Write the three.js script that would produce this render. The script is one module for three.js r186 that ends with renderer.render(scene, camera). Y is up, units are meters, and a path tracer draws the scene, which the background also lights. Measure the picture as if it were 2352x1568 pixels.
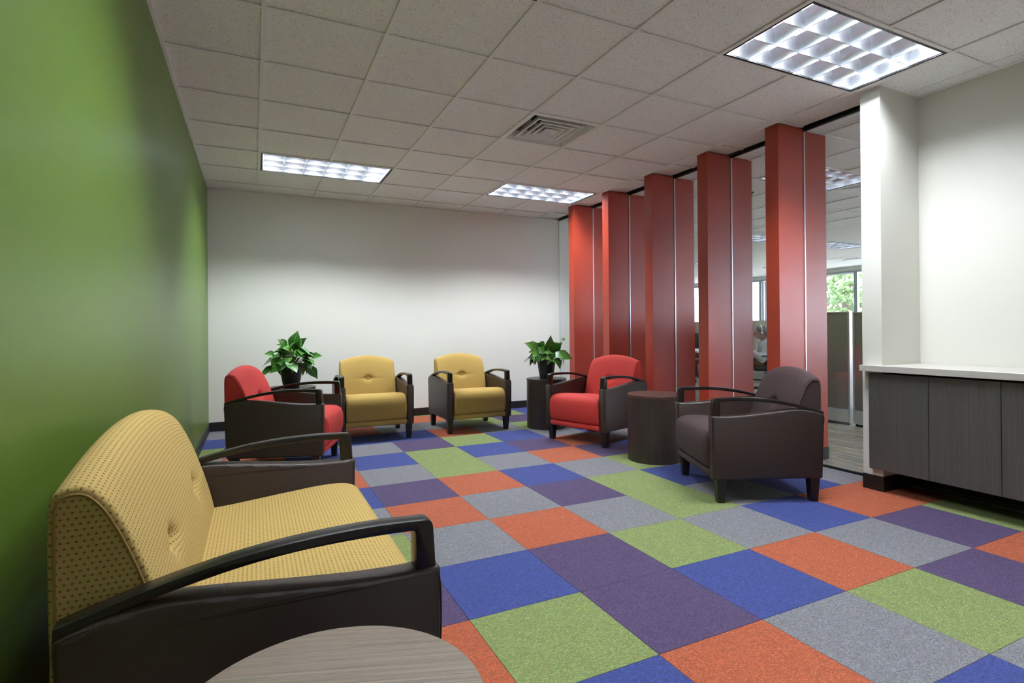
import * as THREE from 'three';
import { RoundedBoxGeometry } from 'three/addons/geometries/RoundedBoxGeometry.js';
import { mergeGeometries, toCreasedNormals, mergeVertices } from 'three/addons/utils/BufferGeometryUtils.js';
import { MarchingCubes } from 'three/addons/objects/MarchingCubes.js';
import { RectAreaLightUniformsLib } from 'three/addons/lights/RectAreaLightUniformsLib.js';

// ------------------------------------------------------------------ camera, sky, exposure
RectAreaLightUniformsLib.init();
const scene = new THREE.Scene();
const EYE = 1.104, H = 2.7213;
const FPX = 1252.8, YAW = 0.4516, PITCH = 0.0023, ROLL = -0.0083;
const camera = new THREE.PerspectiveCamera(2 * Math.atan(784 / FPX) * 180 / Math.PI, 1.5, 0.05, 120);
{
  const fwd = new THREE.Vector3(Math.sin(YAW) * Math.cos(PITCH), Math.sin(PITCH), -Math.cos(YAW) * Math.cos(PITCH));
  const right = new THREE.Vector3(Math.cos(YAW), 0, Math.sin(YAW)), up = new THREE.Vector3().crossVectors(right, fwd);
  const r2 = right.clone().multiplyScalar(Math.cos(ROLL)).addScaledVector(up, Math.sin(ROLL));
  const u2 = up.clone().multiplyScalar(Math.cos(ROLL)).addScaledVector(right, -Math.sin(ROLL));
  camera.position.set(0, EYE, 0);
  camera.quaternion.setFromRotationMatrix(new THREE.Matrix4().makeBasis(r2, u2, fwd.clone().negate()));
  camera.setViewOffset(2352, 1568, -14.65, 28.71, 2352, 1568);
}
scene.add(camera);
const renderer = new THREE.WebGLRenderer({ antialias: true });
renderer.toneMapping = THREE.LinearToneMapping;
renderer.toneMappingExposure = 1.0;
renderer.shadowMap.enabled = true;
scene.background = new THREE.Color().setRGB(16.5, 17.8, 21);      // overcast daylight beyond the office windows
const TUBE = { room: 300, office: 95 };                              // brightness of the fluorescent tubes

// ------------------------------------------------------------------ helpers
let seedState = 12345;
const rnd = () => { seedState = (seedState + 0x6d2b79f5) | 0; let t = Math.imul(seedState ^ (seedState >>> 15), 1 | seedState); t = (t + Math.imul(t ^ (t >>> 7), 61 | t)) ^ t; return ((t ^ (t >>> 14)) >>> 0) / 4294967296; };
const rr = (a, b) => a + (b - a) * rnd();
const taken = new Map();
function numbered(n) { const k = taken.get(n) ?? 0; taken.set(n, k + 1); return k ? n + '_' + String(k).padStart(3, '0') : n; }
function mesh(name, geo, mat, parent) {
  const m = new THREE.Mesh(geo, mat); m.name = parent ? name : numbered(name); m.castShadow = m.receiveShadow = true; (parent ?? scene).add(m); return m;
}
function group(name, x = 0, y = 0, z = 0, turn = 0) { const g = new THREE.Group(); g.name = numbered(name); g.position.set(x, y, z); g.rotation.y = turn; scene.add(g); return g; }
function tag(o, label, category, grp) { o.userData.label = label; o.userData.category = category; if (grp) o.userData.group = grp; return o; }
function struct(o, label) { o.userData.kind = 'structure'; if (label) o.userData.label = label; return o; }
// box from min to max, uv in metres
function uvMetres(g, du = 0, dv = 0) {
  g = g.index ? g.toNonIndexed() : g;
  const p = g.attributes.position, n = g.attributes.normal, uv = new Float32Array(p.count * 2);
  for (let i = 0; i < p.count; i++) {
    const ax = Math.abs(n.getX(i)), ay = Math.abs(n.getY(i)), az = Math.abs(n.getZ(i));
    if (ay >= ax && ay >= az) { uv[2 * i] = p.getX(i) + du; uv[2 * i + 1] = p.getZ(i) + dv; }
    else if (ax >= az) { uv[2 * i] = p.getZ(i) + du; uv[2 * i + 1] = p.getY(i) + dv; }
    else { uv[2 * i] = p.getX(i) + du; uv[2 * i + 1] = p.getY(i) + dv; }
  }
  g.setAttribute('uv', new THREE.BufferAttribute(uv, 2));
  return g;
}
function box(x0, x1, y0, y1, z0, z1, r = 0) {
  const w = x1 - x0, h = y1 - y0, d = z1 - z0;
  const g = r ? new RoundedBoxGeometry(w, h, d, 2, Math.min(r, w / 2.01, h / 2.01, d / 2.01)) : new THREE.BoxGeometry(w, h, d);
  g.translate((x0 + x1) / 2, (y0 + y1) / 2, (z0 + z1) / 2);
  return uvMetres(g);
}
const merge = (list) => mergeGeometries(list.map((g) => (g.index ? g.toNonIndexed() : g)));
// a profile in (z, y) swept across x, centred on x = 0
function sweepX(shape, width, bevel, seg = 3, curve = 16, crease = 0.7) {
  const g = new THREE.ExtrudeGeometry(shape, { depth: width - 2 * bevel, bevelEnabled: true, bevelThickness: bevel, bevelSize: bevel, bevelOffset: -bevel, bevelSegments: seg, curveSegments: curve });
  g.translate(0, 0, -(width / 2 - bevel)); g.rotateY(-Math.PI / 2);
  return uvMetres(toCreasedNormals(g, crease));
}
function splineShape(pts) { const s = new THREE.Shape(); s.moveTo(pts[0][0], pts[0][1]); for (const p of pts.slice(1)) { if (Array.isArray(p[0])) s.splineThru(p.map((q) => new THREE.Vector2(q[0], q[1]))); else s.lineTo(p[0], p[1]); } return s; }
function lathe(pts, seg = 48, crease = 0.6) { return toCreasedNormals(new THREE.LatheGeometry(pts.map((p) => new THREE.Vector2(p[0], p[1])), seg), crease); }
function tube(pts, r, seg = 24, sides = 6) { return new THREE.TubeGeometry(new THREE.CatmullRomCurve3(pts.map((p) => new THREE.Vector3(...p))), seg, r, sides, false); }

// ------------------------------------------------------------------ textures and materials
function canvasTex(w, h, draw, metresW, metresH, srgb = true) {
  const c = document.createElement('canvas'); c.width = w; c.height = h; draw(c.getContext('2d'), w, h);
  const t = new THREE.CanvasTexture(c); t.wrapS = t.wrapT = THREE.RepeatWrapping; t.magFilter = THREE.LinearFilter;
  if (srgb) t.colorSpace = THREE.SRGBColorSpace;
  t.repeat.set(1 / metresW, 1 / metresH);
  return t;
}
const css = (r, g, b) => `rgb(${Math.round(Math.max(0, Math.min(255, r)))},${Math.round(Math.max(0, Math.min(255, g)))},${Math.round(Math.max(0, Math.min(255, b)))})`;
const M = {};
const std = (name, opt) => { const m = new THREE.MeshStandardMaterial(opt); m.name = name; M[name] = m; return m; };
const phys = (name, opt) => { const m = new THREE.MeshPhysicalMaterial(opt); m.name = name; M[name] = m; return m; };
const wrapped = (w, h, f) => { for (const dx of [0, -w, w]) for (const dy of [0, -h, h]) f(dx, dy); };

// carpet: short fibres of neighbouring shades
function carpetTex(shades, back) {
  return canvasTex(768, 768, (x, w, h) => {
    x.fillStyle = css(...back); x.fillRect(0, 0, w, h);
    for (let i = 0; i < 26000; i++) {
      x.lineWidth = rr(1.3, 3.2);
      const px = rnd() * w, py = rnd() * h, a = rr(-0.6, 0.6) + (rnd() < 0.2 ? 1.2 : 0), l = rr(6, 22), s = shades[Math.floor(rnd() * shades.length)], k = rr(0.8, 1.2);
      x.strokeStyle = css(s[0] * k, s[1] * k, s[2] * k);
      x.beginPath(); x.moveTo(px, py); x.lineTo(px + Math.cos(a) * l, py + Math.sin(a) * l); x.stroke();
    }
  }, 0.4973, 0.4973);
}
const fuzz = canvasTex(512, 512, (x, w, h) => {
  x.fillStyle = '#777'; x.fillRect(0, 0, w, h); x.lineWidth = 1.5;
  for (let i = 0; i < 16000; i++) { const g = rr(40, 230), px = rnd() * w, py = rnd() * h, a = rr(-0.9, 0.9), l = rr(3, 9); x.strokeStyle = css(g, g, g); x.beginPath(); x.moveTo(px, py); x.lineTo(px + Math.cos(a) * l, py + Math.sin(a) * l); x.stroke(); }
}, 0.35, 0.35, false);
const carpetOf = (name, shades, back) => std(name, { map: carpetTex(shades, back), bumpMap: fuzz, bumpScale: 0.002, roughness: 1 });
const shadesOf = ([r, g, b], h) => [[r, g, b], [r * 0.84, g * 0.84, b * 0.86], [r * 1.14, g * 1.12, b * 1.1], [r + h[0], g + h[1], b + h[2]], [r - h[0], g - h[1], b - h[2]], [r * 0.94 + 8, g * 0.94 + 10, b * 0.94 + 12]];
const carpetIn = (name, c, h) => carpetOf(name, shadesOf(c, h), c.map((v) => v * 0.92));
carpetIn('carpet_orange', [153, 76, 47], [6, 14, 12]);
carpetIn('carpet_blue', [49, 60, 116], [10, 6, 10]);
carpetIn('carpet_green', [113, 125, 73], [14, 2, -10]);
carpetIn('carpet_purple', [68, 53, 85], [8, 8, 8]);
carpetIn('carpet_grey', [110, 109, 113], [4, 2, 8]);

const tileFissure = (bump) => canvasTex(1024, 1024, (x, w, h) => {
  x.fillStyle = bump ? '#fff' : css(248, 248, 249); x.fillRect(0, 0, w, h);
  if (!bump) for (let i = 0; i < 4200; i++) { const g = rr(241, 252); x.fillStyle = css(g, g, g + 1); const r = rr(1, 4); x.fillRect(rnd() * w, rnd() * h, r, r); }
  for (let i = 0; i < 5200; i++) {
    const px = rnd() * w, py = rnd() * h, r = rnd() < 0.12 ? rr(1.6, 3.2) : rr(0.6, 1.6), a = rnd() * 3.14, g = bump ? rr(0, 90) : rr(130, 190);
    x.fillStyle = css(g, g, g * 0.97); x.beginPath(); x.ellipse(px, py, r * rr(1, 2.2), r, a, 0, 6.3); x.fill();
  }
}, 0.6096, 0.6096, !bump);
std('ceiling_tile', { map: tileFissure(false), bumpMap: tileFissure(true), bumpScale: 0.0012, roughness: 0.95 });
std('ceiling_tee', { color: 0xf0f0ef, roughness: 0.55 });
std('slab', { color: 0xb8b6b0, roughness: 0.9 });
const roller = canvasTex(512, 512, (x, w, h) => {
  x.fillStyle = '#808080'; x.fillRect(0, 0, w, h);
  for (let i = 0; i < 14000; i++) { const g = rr(90, 166); x.fillStyle = css(g, g, g); x.beginPath(); x.ellipse(rnd() * w, rnd() * h, rr(1, 4), rr(1, 4), 0, 0, 6.3); x.fill(); }
}, 0.4, 0.4, false);
const paint = (name, color, roughness) => std(name, { color, roughness, bumpMap: roller, bumpScale: 0.0004 });
paint('paint_white', 0xdedcd3, 0.6);
paint('paint_green', 0x587227, 0.38);
paint('paint_red', 0xa03a28, 0.34);
paint('paint_office', 0xc6c8c8, 0.6);
std('base_black', { color: 0x1c1817, roughness: 0.45 });
std('track_black', { color: 0x17171a, roughness: 0.4, metalness: 0.3 });
std('trim_pale', { color: 0xc9cbd2, roughness: 0.3, metalness: 0.6 });
phys('glass', { color: 0xfafcfc, transmission: 1, thickness: 0, roughness: 0.0, ior: 1.5 });
std('lamp_housing', { color: 0xe8e8ea, roughness: 0.35 });
std('lamp_frame', { color: 0x3a3a3e, roughness: 0.4, metalness: 0.5 });
std('louver', { color: 0xdee1e9, roughness: 0.28, metalness: 1 });
std('tube_glow', { color: 0xffffff, emissive: 0xf2f4ff, emissiveIntensity: 20 });
std('vent_white', { color: 0xeeedeb, roughness: 0.4 });
std('vent_metal', { color: 0xa8a8aa, roughness: 0.25, metalness: 1 });
std('vent_plenum', { color: 0xb8b8b8, roughness: 0.5, metalness: 0.1 });
std('vent_duct', { color: 0x8e8f90, roughness: 0.45, metalness: 0.8, side: THREE.DoubleSide });
std('screen_dark', { color: 0x0c0c0c, roughness: 0.3 });

const weave = canvasTex(256, 256, (x, w, h) => { for (let i = 0; i < 64; i++) for (let j = 0; j < 64; j++) { const g = (i + j) % 2 ? rr(150, 230) : rr(60, 130); x.fillStyle = css(g, g, g); x.fillRect(i * 4, j * 4, 4, 4); } }, 0.1, 0.1, false);
function dotTex(base, dot, line, pitchX, pitchY, r, flat = 0.78) {   // woven dots in staggered rows with a thread between them
  return canvasTex(256, 256, (x, w, h) => {
    x.fillStyle = css(...base); x.fillRect(0, 0, w, h);
    for (let i = 0; i < 5000; i++) { const k = rr(0.9, 1.1); x.fillStyle = css(base[0] * k, base[1] * k, base[2] * k); x.fillRect(rnd() * w, rnd() * h, 3, 2); }
    x.strokeStyle = css(...line); x.lineWidth = 5;
    for (const y of [64, 192]) { x.beginPath(); x.moveTo(0, y); x.lineTo(w, y); x.stroke(); }
    x.fillStyle = css(...dot);
    for (const [cx, cy] of [[64, 64], [192, 192]]) { x.beginPath(); x.ellipse(cx, cy, r, r * flat, 0, 0, 6.3); x.fill(); }
  }, pitchX, pitchY);
}
std('fabric_gold', { map: dotTex([174, 146, 82], [118, 90, 47], [152, 123, 66], 0.0125, 0.0225, 54, 0.52), bumpMap: weave, bumpScale: 0.0006, roughness: 0.9 });
std('fabric_gold_plain', { map: dotTex([178, 147, 78], [154, 122, 62], [166, 135, 70], 0.012, 0.014, 44), bumpMap: weave, bumpScale: 0.0006, roughness: 0.9 });
std('fabric_red', { map: dotTex([190, 50, 43], [164, 38, 34], [180, 44, 38], 0.01, 0.012, 44), bumpMap: weave, bumpScale: 0.0008, roughness: 0.85 });
std('fabric_plum', { map: dotTex([54, 38, 39], [112, 82, 78], [48, 34, 35], 0.014, 0.018, 40), bumpMap: weave, bumpScale: 0.0008, roughness: 0.9 });
std('piping_gold', { color: 0x8a6a30, roughness: 0.8 });
const hide = canvasTex(512, 512, (x, w, h) => { x.fillStyle = '#808080'; x.fillRect(0, 0, w, h); for (let i = 0; i < 9000; i++) { const g = rr(70, 190); x.fillStyle = css(g, g, g); x.beginPath(); x.ellipse(rnd() * w, rnd() * h, rr(1, 3.5), rr(1, 3), rnd() * 3, 0, 6.3); x.fill(); } }, 0.12, 0.12, false);
std('leather', { color: 0x2e211b, roughness: 0.45, bumpMap: hide, bumpScale: 0.0003 });
std('leather_piping', { color: 0x33261f, roughness: 0.4 });
std('ebony', { color: 0x16110f, roughness: 0.3 });
std('glide', { color: 0x101010, roughness: 0.6 });

function grainTex(base, spread, w, h, lines, mW, mH, alongX) {
  return canvasTex(w, h, (x) => {
    x.fillStyle = css(...base); x.fillRect(0, 0, w, h);
    for (let i = 0; i < lines; i++) {
      const k = 1 + rr(-spread, spread), t = rnd(), a = rnd(), l = rr(0.15, 0.8);
      x.fillStyle = css(base[0] * k + rr(-6, 8) * (spread > 0.1 ? 1 : 0), base[1] * k, base[2] * k);
      if (alongX) { for (const o of [0, -w]) x.fillRect(a * w + o, t * h, l * w, rr(0.8, 2.2)); } else for (const o of [0, -h]) x.fillRect(t * w, a * h + o, rr(0.8, 2.2), l * h);
    }
  }, mW, mH);
}
std('wenge', { map: grainTex([48, 38, 33], 0.22, 512, 1024, 2600, 0.5, 1.0, false), roughness: 0.4 });
std('wenge_top', { map: grainTex([114, 101, 88], 0.2, 1024, 512, 3000, 0.6, 0.3, true), roughness: 0.38 });
std('wenge_top_red', { map: grainTex([70, 46, 40], 0.2, 1024, 512, 2600, 1.0, 0.5, true), roughness: 0.36 });
std('door_laminate', { map: grainTex([76, 74, 70], 0.14, 512, 1024, 2600, 0.4, 0.9, false), roughness: 0.5 });
std('counter_laminate', { map: grainTex([190, 185, 178], 0.05, 1024, 512, 2600, 0.9, 0.35, true), roughness: 0.3 });
std('carcass', { color: 0x3a3836, roughness: 0.6 });

std('pot_slate', { color: 0x24252b, roughness: 0.38 });
std('soil', { color: 0x1d1510, roughness: 1 });
function leafTex(a, b, vari) {
  return canvasTex(128, 256, (x, w, h) => {
    x.fillStyle = css(...a); x.fillRect(0, 0, w, h);
    for (let i = 0; i < 34; i++) { x.strokeStyle = css(b[0], b[1], b[2]); x.globalAlpha = rr(0.1, 0.45); x.lineWidth = rr(1, 4); const y = rnd() * h, s = rnd() < 0.5 ? -1 : 1; x.beginPath(); x.moveTo(w / 2, y); x.quadraticCurveTo(w / 2 + s * 30, y + 8, w / 2 + s * 64, y + 34); x.stroke(); }
    x.globalAlpha = 1;
    for (let i = 0; i < vari; i++) { x.fillStyle = css(205, 208, 128); x.globalAlpha = rr(0.3, 0.8); x.beginPath(); x.ellipse(rnd() * w, rnd() * h, rr(2, 7), rr(8, 34), rr(-0.4, 0.4), 0, 6.3); x.fill(); }
    x.globalAlpha = 1; x.strokeStyle = css(150, 178, 92); x.lineWidth = 3; x.beginPath(); x.moveTo(w / 2, 0); x.lineTo(w / 2, h); x.stroke();
  }, 1, 1);
}
const leafMats = [leafTex([46, 98, 34], [74, 132, 48], 0), leafTex([64, 122, 40], [96, 152, 58], 3), leafTex([88, 142, 56], [130, 172, 84], 9)].map((t, i) => phys('leaf_' + i, { map: t, roughness: 0.34, side: THREE.DoubleSide, transmission: 0.12, thickness: 0 }));
std('stem_green', { color: 0x5c8a35, roughness: 0.6 });

// ------------------------------------------------------------------ room shell
const XL = -0.46, ZB = -7.0, XG = 4.08, XR = 4.24, ZF = 4.2, XF = 3.775, OX = 14.3, OZ0 = -16, OZ1 = 8;
struct(mesh('wall_left', box(XL - 0.12, XL, 0, H + 0.25, ZB - 0.12, ZF + 0.12), M.paint_green), 'green painted wall behind the sofa');
struct(mesh('wall_back', box(XL, 4.9, 0, H + 0.25, ZB - 0.12, ZB), M.paint_white), 'off-white wall behind the gold armchairs');
struct(mesh('wall_front', box(XL, XR + 0.12, 0, H + 0.25, ZF, ZF + 0.12), M.paint_white), 'off-white wall facing the gold armchairs');
{
  const w = struct(group('wall_right'), 'off-white wall with a short pier beside the glass');
  mesh('wall_panel', box(XR, XR + 0.12, 0, H + 0.25, -2.231, ZF), M.paint_white, w);
  mesh('pier', box(3.795, XR + 0.12, 0, H + 0.25, -2.362, -2.231), M.paint_white, w);
}
struct(mesh('baseboard_left', box(XL, XL + 0.012, 0, 0.1, ZB, ZF, 0.003), M.base_black), 'black rubber baseboard along the green wall');
struct(mesh('baseboard_back', box(XL + 0.012, XG - 0.02, 0, 0.1, ZB, ZB + 0.012, 0.003), M.base_black), 'black rubber baseboard along the back wall');
struct(mesh('baseboard_right', merge([box(3.786, 3.795, 0, 0.1, -2.362, -2.222), box(3.795, XR, 0, 0.1, -2.231, -2.222), box(XR - 0.01, XR, 0, 0.1, -2.222, ZF)]), M.base_black), 'black rubber baseboard round the white pier');
struct(mesh('baseboard_front', box(XL + 0.012, XR - 0.01, 0, 0.1, ZF - 0.012, ZF), M.base_black), 'black rubber baseboard along the front wall');

// floor: carpet tiles laid one by one
{
  const floor = struct(group('floor'), 'floor of square carpet tiles in five colours');
  mesh('underlay', box(XL - 0.12, XG + 0.03, -0.12, -0.007, ZB - 0.1, ZF + 0.12), M.slab, floor);
  const S = 0.4973, X0 = 1.231, Z0 = -2.956, cols = { O: M.carpet_orange, B: M.carpet_blue, G: M.carpet_green, P: M.carpet_purple, g: M.carpet_grey };
  const rows = {   // a = -4 .. 5, b = row
    [-9]: 'POgPBGOgBP', [-8]: 'gOBPgOPGBg', [-7]: 'BgPOggGPBO', [-6]: 'GBGBBOgGPB', [-5]: 'gOBgPGBgBO', [-4]: 'OPgBGBPOgP', [-3]: 'BGOgGgOPBg', [-2]: 'POBPOBgGOB', [-1]: 'GPgOgPGBGP',
    0: 'gBGgOgGgBg', 1: 'OGPBPGgBOO', 2: 'PBOGPBOgPG', 3: 'gPgBOgGPOB', 4: 'OGBPGBgOBP',
  };
  for (let b = 5; b <= 14; b++) rows[b] = Array.from({ length: 10 }, () => 'OBGPg'[Math.floor(rnd() * 5)]).join('');
  const cache = new Map();
  for (let b = -9; b <= 14; b++) for (let a = -4; a <= 5; a++) {
    const x0 = Math.max(XL, X0 + a * S), x1 = Math.min(XG, X0 + (a + 1) * S), z0 = Math.max(ZB, Z0 + b * S), z1 = Math.min(ZF, Z0 + (b + 1) * S);
    if (x1 - x0 < 0.02 || z1 - z0 < 0.02) continue;
    const v = Math.floor(rnd() * 3), key = [(x1 - x0).toFixed(3), (z1 - z0).toFixed(3), v].join();
    if (!cache.has(key)) { const g = new RoundedBoxGeometry(x1 - x0 - 0.0012, 0.007, z1 - z0 - 0.0012, 1, 0.0012); cache.set(key, uvMetres(g, v * 0.19, v * 0.31)); }
    const m = mesh('carpet_tile', cache.get(key), cols[rows[b][a + 4]], floor);
    m.position.set((x0 + x1) / 2, -0.0035, (z0 + z1) / 2);
  }
}

// ceiling: tees, lay-in tiles, with openings for the lamps and the diffuser
const GX = (i) => 0.056 + 0.6096 * i, GZ = (j) => -(2.992 + 0.6096 * j);
const roomLamps = [[0, 4], [4, 4], [0, -2], [4, -2], [0, -8], [4, -8]], roomVents = [[3, 1]];
const officeLamps = [[8, 1], [12, 6], [16, 6], [16, 11], [8, -4], [12, -4], [16, -4], [12, 1], [16, 1], [20, 11]], officeVents = [[10, 1], [20, 8]];
const filled = new Set();
for (const [i, j] of [...roomLamps, ...officeLamps]) { filled.add(i + ',' + j); filled.add((i + 1) + ',' + j); }
for (const [i, j] of [...roomVents, ...officeVents]) filled.add(i + ',' + j);
const tileCache = new Map();
function layTiles(parent, xa, xb, za, zb, i0, i1, j0, j1, lift, tees) {
  for (let i = i0; i <= i1; i++) for (let j = j0; j <= j1; j++) {
    if (filled.has(i + ',' + j)) continue;
    const x0 = Math.max(xa, GX(i)), x1 = Math.min(xb, GX(i + 1)), z0 = Math.max(za, GZ(j + 1)), z1 = Math.min(zb, GZ(j));
    if (x1 - x0 < 0.03 || z1 - z0 < 0.03) continue;
    const v = Math.floor(rnd() * 3), key = [(x1 - x0).toFixed(3), (z1 - z0).toFixed(3), v].join();
    if (!tileCache.has(key)) tileCache.set(key, uvMetres(new THREE.BoxGeometry(x1 - x0 - 0.006, 0.016, z1 - z0 - 0.006), v * 0.23, v * 0.37));
    mesh('ceiling_tile', tileCache.get(key), M.ceiling_tile, parent).position.set((x0 + x1) / 2, H + lift + 0.009 + 0.008, (z0 + z1) / 2);
  }
  if (!tees) return;
  const blocked = (i, j) => filled.has(i + ',' + j);
  for (let i = i0; i <= i1 + 1; i++) {
    const x = GX(i); if (x < xa + 0.02 || x > xb - 0.005) continue;
    mesh('main_tee', box(x - 0.0115, x + 0.0115, H + lift, H + lift + 0.006, za, zb), M.ceiling_tee, parent);
  }
  for (let j = j0; j <= j1 + 1; j++) {
    const z = GZ(j); if (z < za + 0.02 || z > zb - 0.02) continue;
    mesh('cross_tee', box(xa, xb, H + lift + 0.0008, H + lift + 0.006, z - 0.0115, z + 0.0115), M.ceiling_tee, parent);
  }
}
// tees would cross the 2-module lamps in the middle, so the line through each lamp is laid in pieces
function layGrid(parent, xa, xb, za, zb, i0, i1, j0, j1, lift) {
  layTiles(parent, xa, xb, za, zb, i0, i1, j0, j1, lift, false);
  const lampAt = (i, j) => [...roomLamps, ...officeLamps].some(([a, b]) => a + 1 === i && b === j);
  for (let i = i0; i <= i1 + 1; i++) {
    const x = GX(i); if (x < xa + 0.02 || x > xb - 0.005) continue;
    let start = null;
    for (let j = j0; j <= j1 + 1; j++) {
      const hit = j > j1 || lampAt(i, j);
      if (!hit && start === null) start = j;
      if (hit && start !== null) { const z1 = Math.min(zb, GZ(start)), z0 = Math.max(za, GZ(j)); if (z1 - z0 > 0.03) mesh('main_tee', box(x - 0.0115, x + 0.0115, H + lift, H + lift + 0.006, z0, z1), M.ceiling_tee, parent); start = null; }
    }
  }
  for (let j = j0; j <= j1 + 1; j++) {
    const z = GZ(j); if (z < za + 0.02 || z > zb - 0.02) continue;
    mesh('cross_tee', box(xa, xb, H + lift + 0.0008, H + lift + 0.006, z - 0.0115, z + 0.0115), M.ceiling_tee, parent);
  }
}
{
  const c = struct(group('ceiling'), 'suspended ceiling of speckled white tiles in a metal grid');
  layGrid(c, XL, GX(6), ZB, ZF, -1, 5, -13, 6, 0);
  layGrid(c, GX(6), XR, GZ(-1) , ZF, 6, 6, -13, -2, 0);
  layGrid(c, GX(6) + 0.012, XG - 0.03, ZB, GZ(-1), 6, 6, -1, 6, 0.02);
  mesh('edge_angle', merge([box(XL, GX(6), H, H + 0.006, ZB, ZB + 0.02), box(XL, XL + 0.02, H, H + 0.006, ZB, ZF), box(GX(6) - 0.0115, GX(6) + 0.0115, H - 0.001, H + 0.03, ZB, ZF), box(XR - 0.02, XR, H, H + 0.006, -2.231, ZF)]), M.ceiling_tee, c);
  mesh('deck', box(XL - 0.12, XR + 0.12, H + 0.25, H + 0.35, ZB - 0.12, ZF + 0.12), M.slab, c);
}

// ------------------------------------------------------------------ recessed parabolic lamps (2 x 4 ft, 18 cells)
function bladeShape(topHalf, botHalf, h) {   // parabolic wedge: wide at the top, thin at the bottom
  const n = 8, L = [], R = [];
  for (let k = 0; k <= n; k++) { const t = k / n, w = botHalf + (topHalf - botHalf) * t * t; L.push([-w, t * h]); R.push([w, t * h]); }
  const s = new THREE.Shape(); s.moveTo(...R[0]); for (const p of R.slice(1)) s.lineTo(...p); for (const p of L.reverse()) s.lineTo(...p); return s;
}
const BH = 0.075;
const bladeX = toCreasedNormals(new THREE.ExtrudeGeometry(bladeShape(0.03, 0.002, BH), { depth: 1.15, bevelEnabled: false }).translate(0, 0, -0.575).rotateY(Math.PI / 2), 0.5);
const bladeZ = toCreasedNormals(new THREE.ExtrudeGeometry(bladeShape(0.058, 0.002, BH), { depth: 0.55, bevelEnabled: false }).translate(0, 0, -0.275), 0.5);
const lampFrame = (() => { const g = []; for (const s of [-1, 1]) { g.push(box(-0.595, 0.595, 0, 0.03, s * 0.283 - 0.007, s * 0.283 + 0.007)); g.push(box(s * 0.588 - 0.007, s * 0.588 + 0.007, 0, 0.03, -0.29, 0.29)); } return merge(g); })();
const lampHousing = (() => { const g = [box(-0.6, 0.6, 0.125, 0.135, -0.296, 0.296)]; for (const s of [-1, 1]) { g.push(box(-0.6, 0.6, 0.006, 0.125, s * 0.293 - 0.003, s * 0.293 + 0.003)); g.push(box(s * 0.597 - 0.003, s * 0.597 + 0.003, 0.006, 0.125, -0.296, 0.296)); } return merge(g); })();
const sideBladeX = toCreasedNormals(new THREE.ExtrudeGeometry((() => { const s = new THREE.Shape(), n = 8; s.moveTo(0, 0); for (let k = 0; k <= n; k++) { const t = k / n; s.lineTo(0.002 + 0.026 * t * t, t * BH); } s.lineTo(0, BH); return s; })(), { depth: 1.15, bevelEnabled: false }).translate(0, 0, -0.575).rotateY(Math.PI / 2), 0.5);
const endBlade = toCreasedNormals(new THREE.ExtrudeGeometry((() => { const s = new THREE.Shape(), n = 8; s.moveTo(0, 0); for (let k = 0; k <= n; k++) { const t = k / n; s.lineTo(0.002 + 0.024 * t * t, t * BH); } s.lineTo(0, BH); return s; })(), { depth: 0.55, bevelEnabled: false }).translate(0, 0, -0.275), 0.5);
const tubeGeo = new THREE.CylinderGeometry(0.0127, 0.0127, 1.15, 12).rotateZ(Math.PI / 2);
function lamp(i, j, level, label, grp) {
  const g = group('ceiling_lamp', GX(i + 1), H + 0.002, (GZ(j) + GZ(j + 1)) / 2);
  tag(g, label, 'ceiling lamp', grp);
  mesh('frame', lampFrame, M.lamp_frame, g);
  mesh('housing', lampHousing, M.lamp_housing, g);
  const rowZ = [-0.186, 0, 0.186];
  for (const z of [-0.093, 0.093]) mesh('louver_blade', bladeX, M.louver, g).position.set(0, 0.006, z);
  for (let k = -2; k <= 2; k++) mesh('louver_blade', bladeZ, M.louver, g).position.set(k * 0.194, 0.006, 0);
  const sa = mesh('side_reflector', sideBladeX, M.louver, g); sa.position.set(0, 0.006, 0.276);
  const sb = mesh('side_reflector', sideBladeX, M.louver, g); sb.position.set(0, 0.006, -0.276); sb.rotation.y = Math.PI;
  const ea = mesh('end_reflector', endBlade, M.louver, g); ea.position.set(0.578, 0.006, 0); ea.rotation.y = Math.PI;
  mesh('end_reflector', endBlade, M.louver, g).position.set(-0.578, 0.006, 0);
  for (const z of rowZ) {
    mesh('tube', tubeGeo, M.tube_glow, g).position.set(0, 0.104, z);
    const l = new THREE.RectAreaLight(0xf0f9ff, level, 1.13, 0.05);
    l.name = 'tube_light'; l.position.set(0, 0.086, z); l.rotation.x = -Math.PI / 2; g.add(l);
  }
  return g;
}
lamp(0, 4, TUBE.room, 'recessed louvered ceiling lamp close to the green wall, ahead of the gold armchairs', 'recessed lamps of the lounge');
lamp(4, 4, TUBE.room, 'recessed louvered ceiling lamp beside the tops of the farthest red fins', 'recessed lamps of the lounge');
lamp(0, -2, TUBE.room, 'recessed louvered ceiling lamp above the front of the gold sofa', 'recessed lamps of the lounge');
lamp(4, -2, TUBE.room, 'bright recessed louvered ceiling lamp in front of the white pier and cabinets', 'recessed lamps of the lounge');
for (const i of [0, 4]) lamp(i, -8, TUBE.room, i ? 'recessed louvered lounge lamp past the end of the worktop' : 'recessed louvered lounge lamp by the green wall past the drum table', 'recessed lamps of the lounge');
for (const [i, j] of officeLamps) lamp(i, j, TUBE.office, i === 8 && j === 1 ? 'louvered office lamp beside the square diffuser just behind the glass wall' : 'louvered lamp farther into the ceiling of the office behind the glass', 'recessed lamps of the office');

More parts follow.
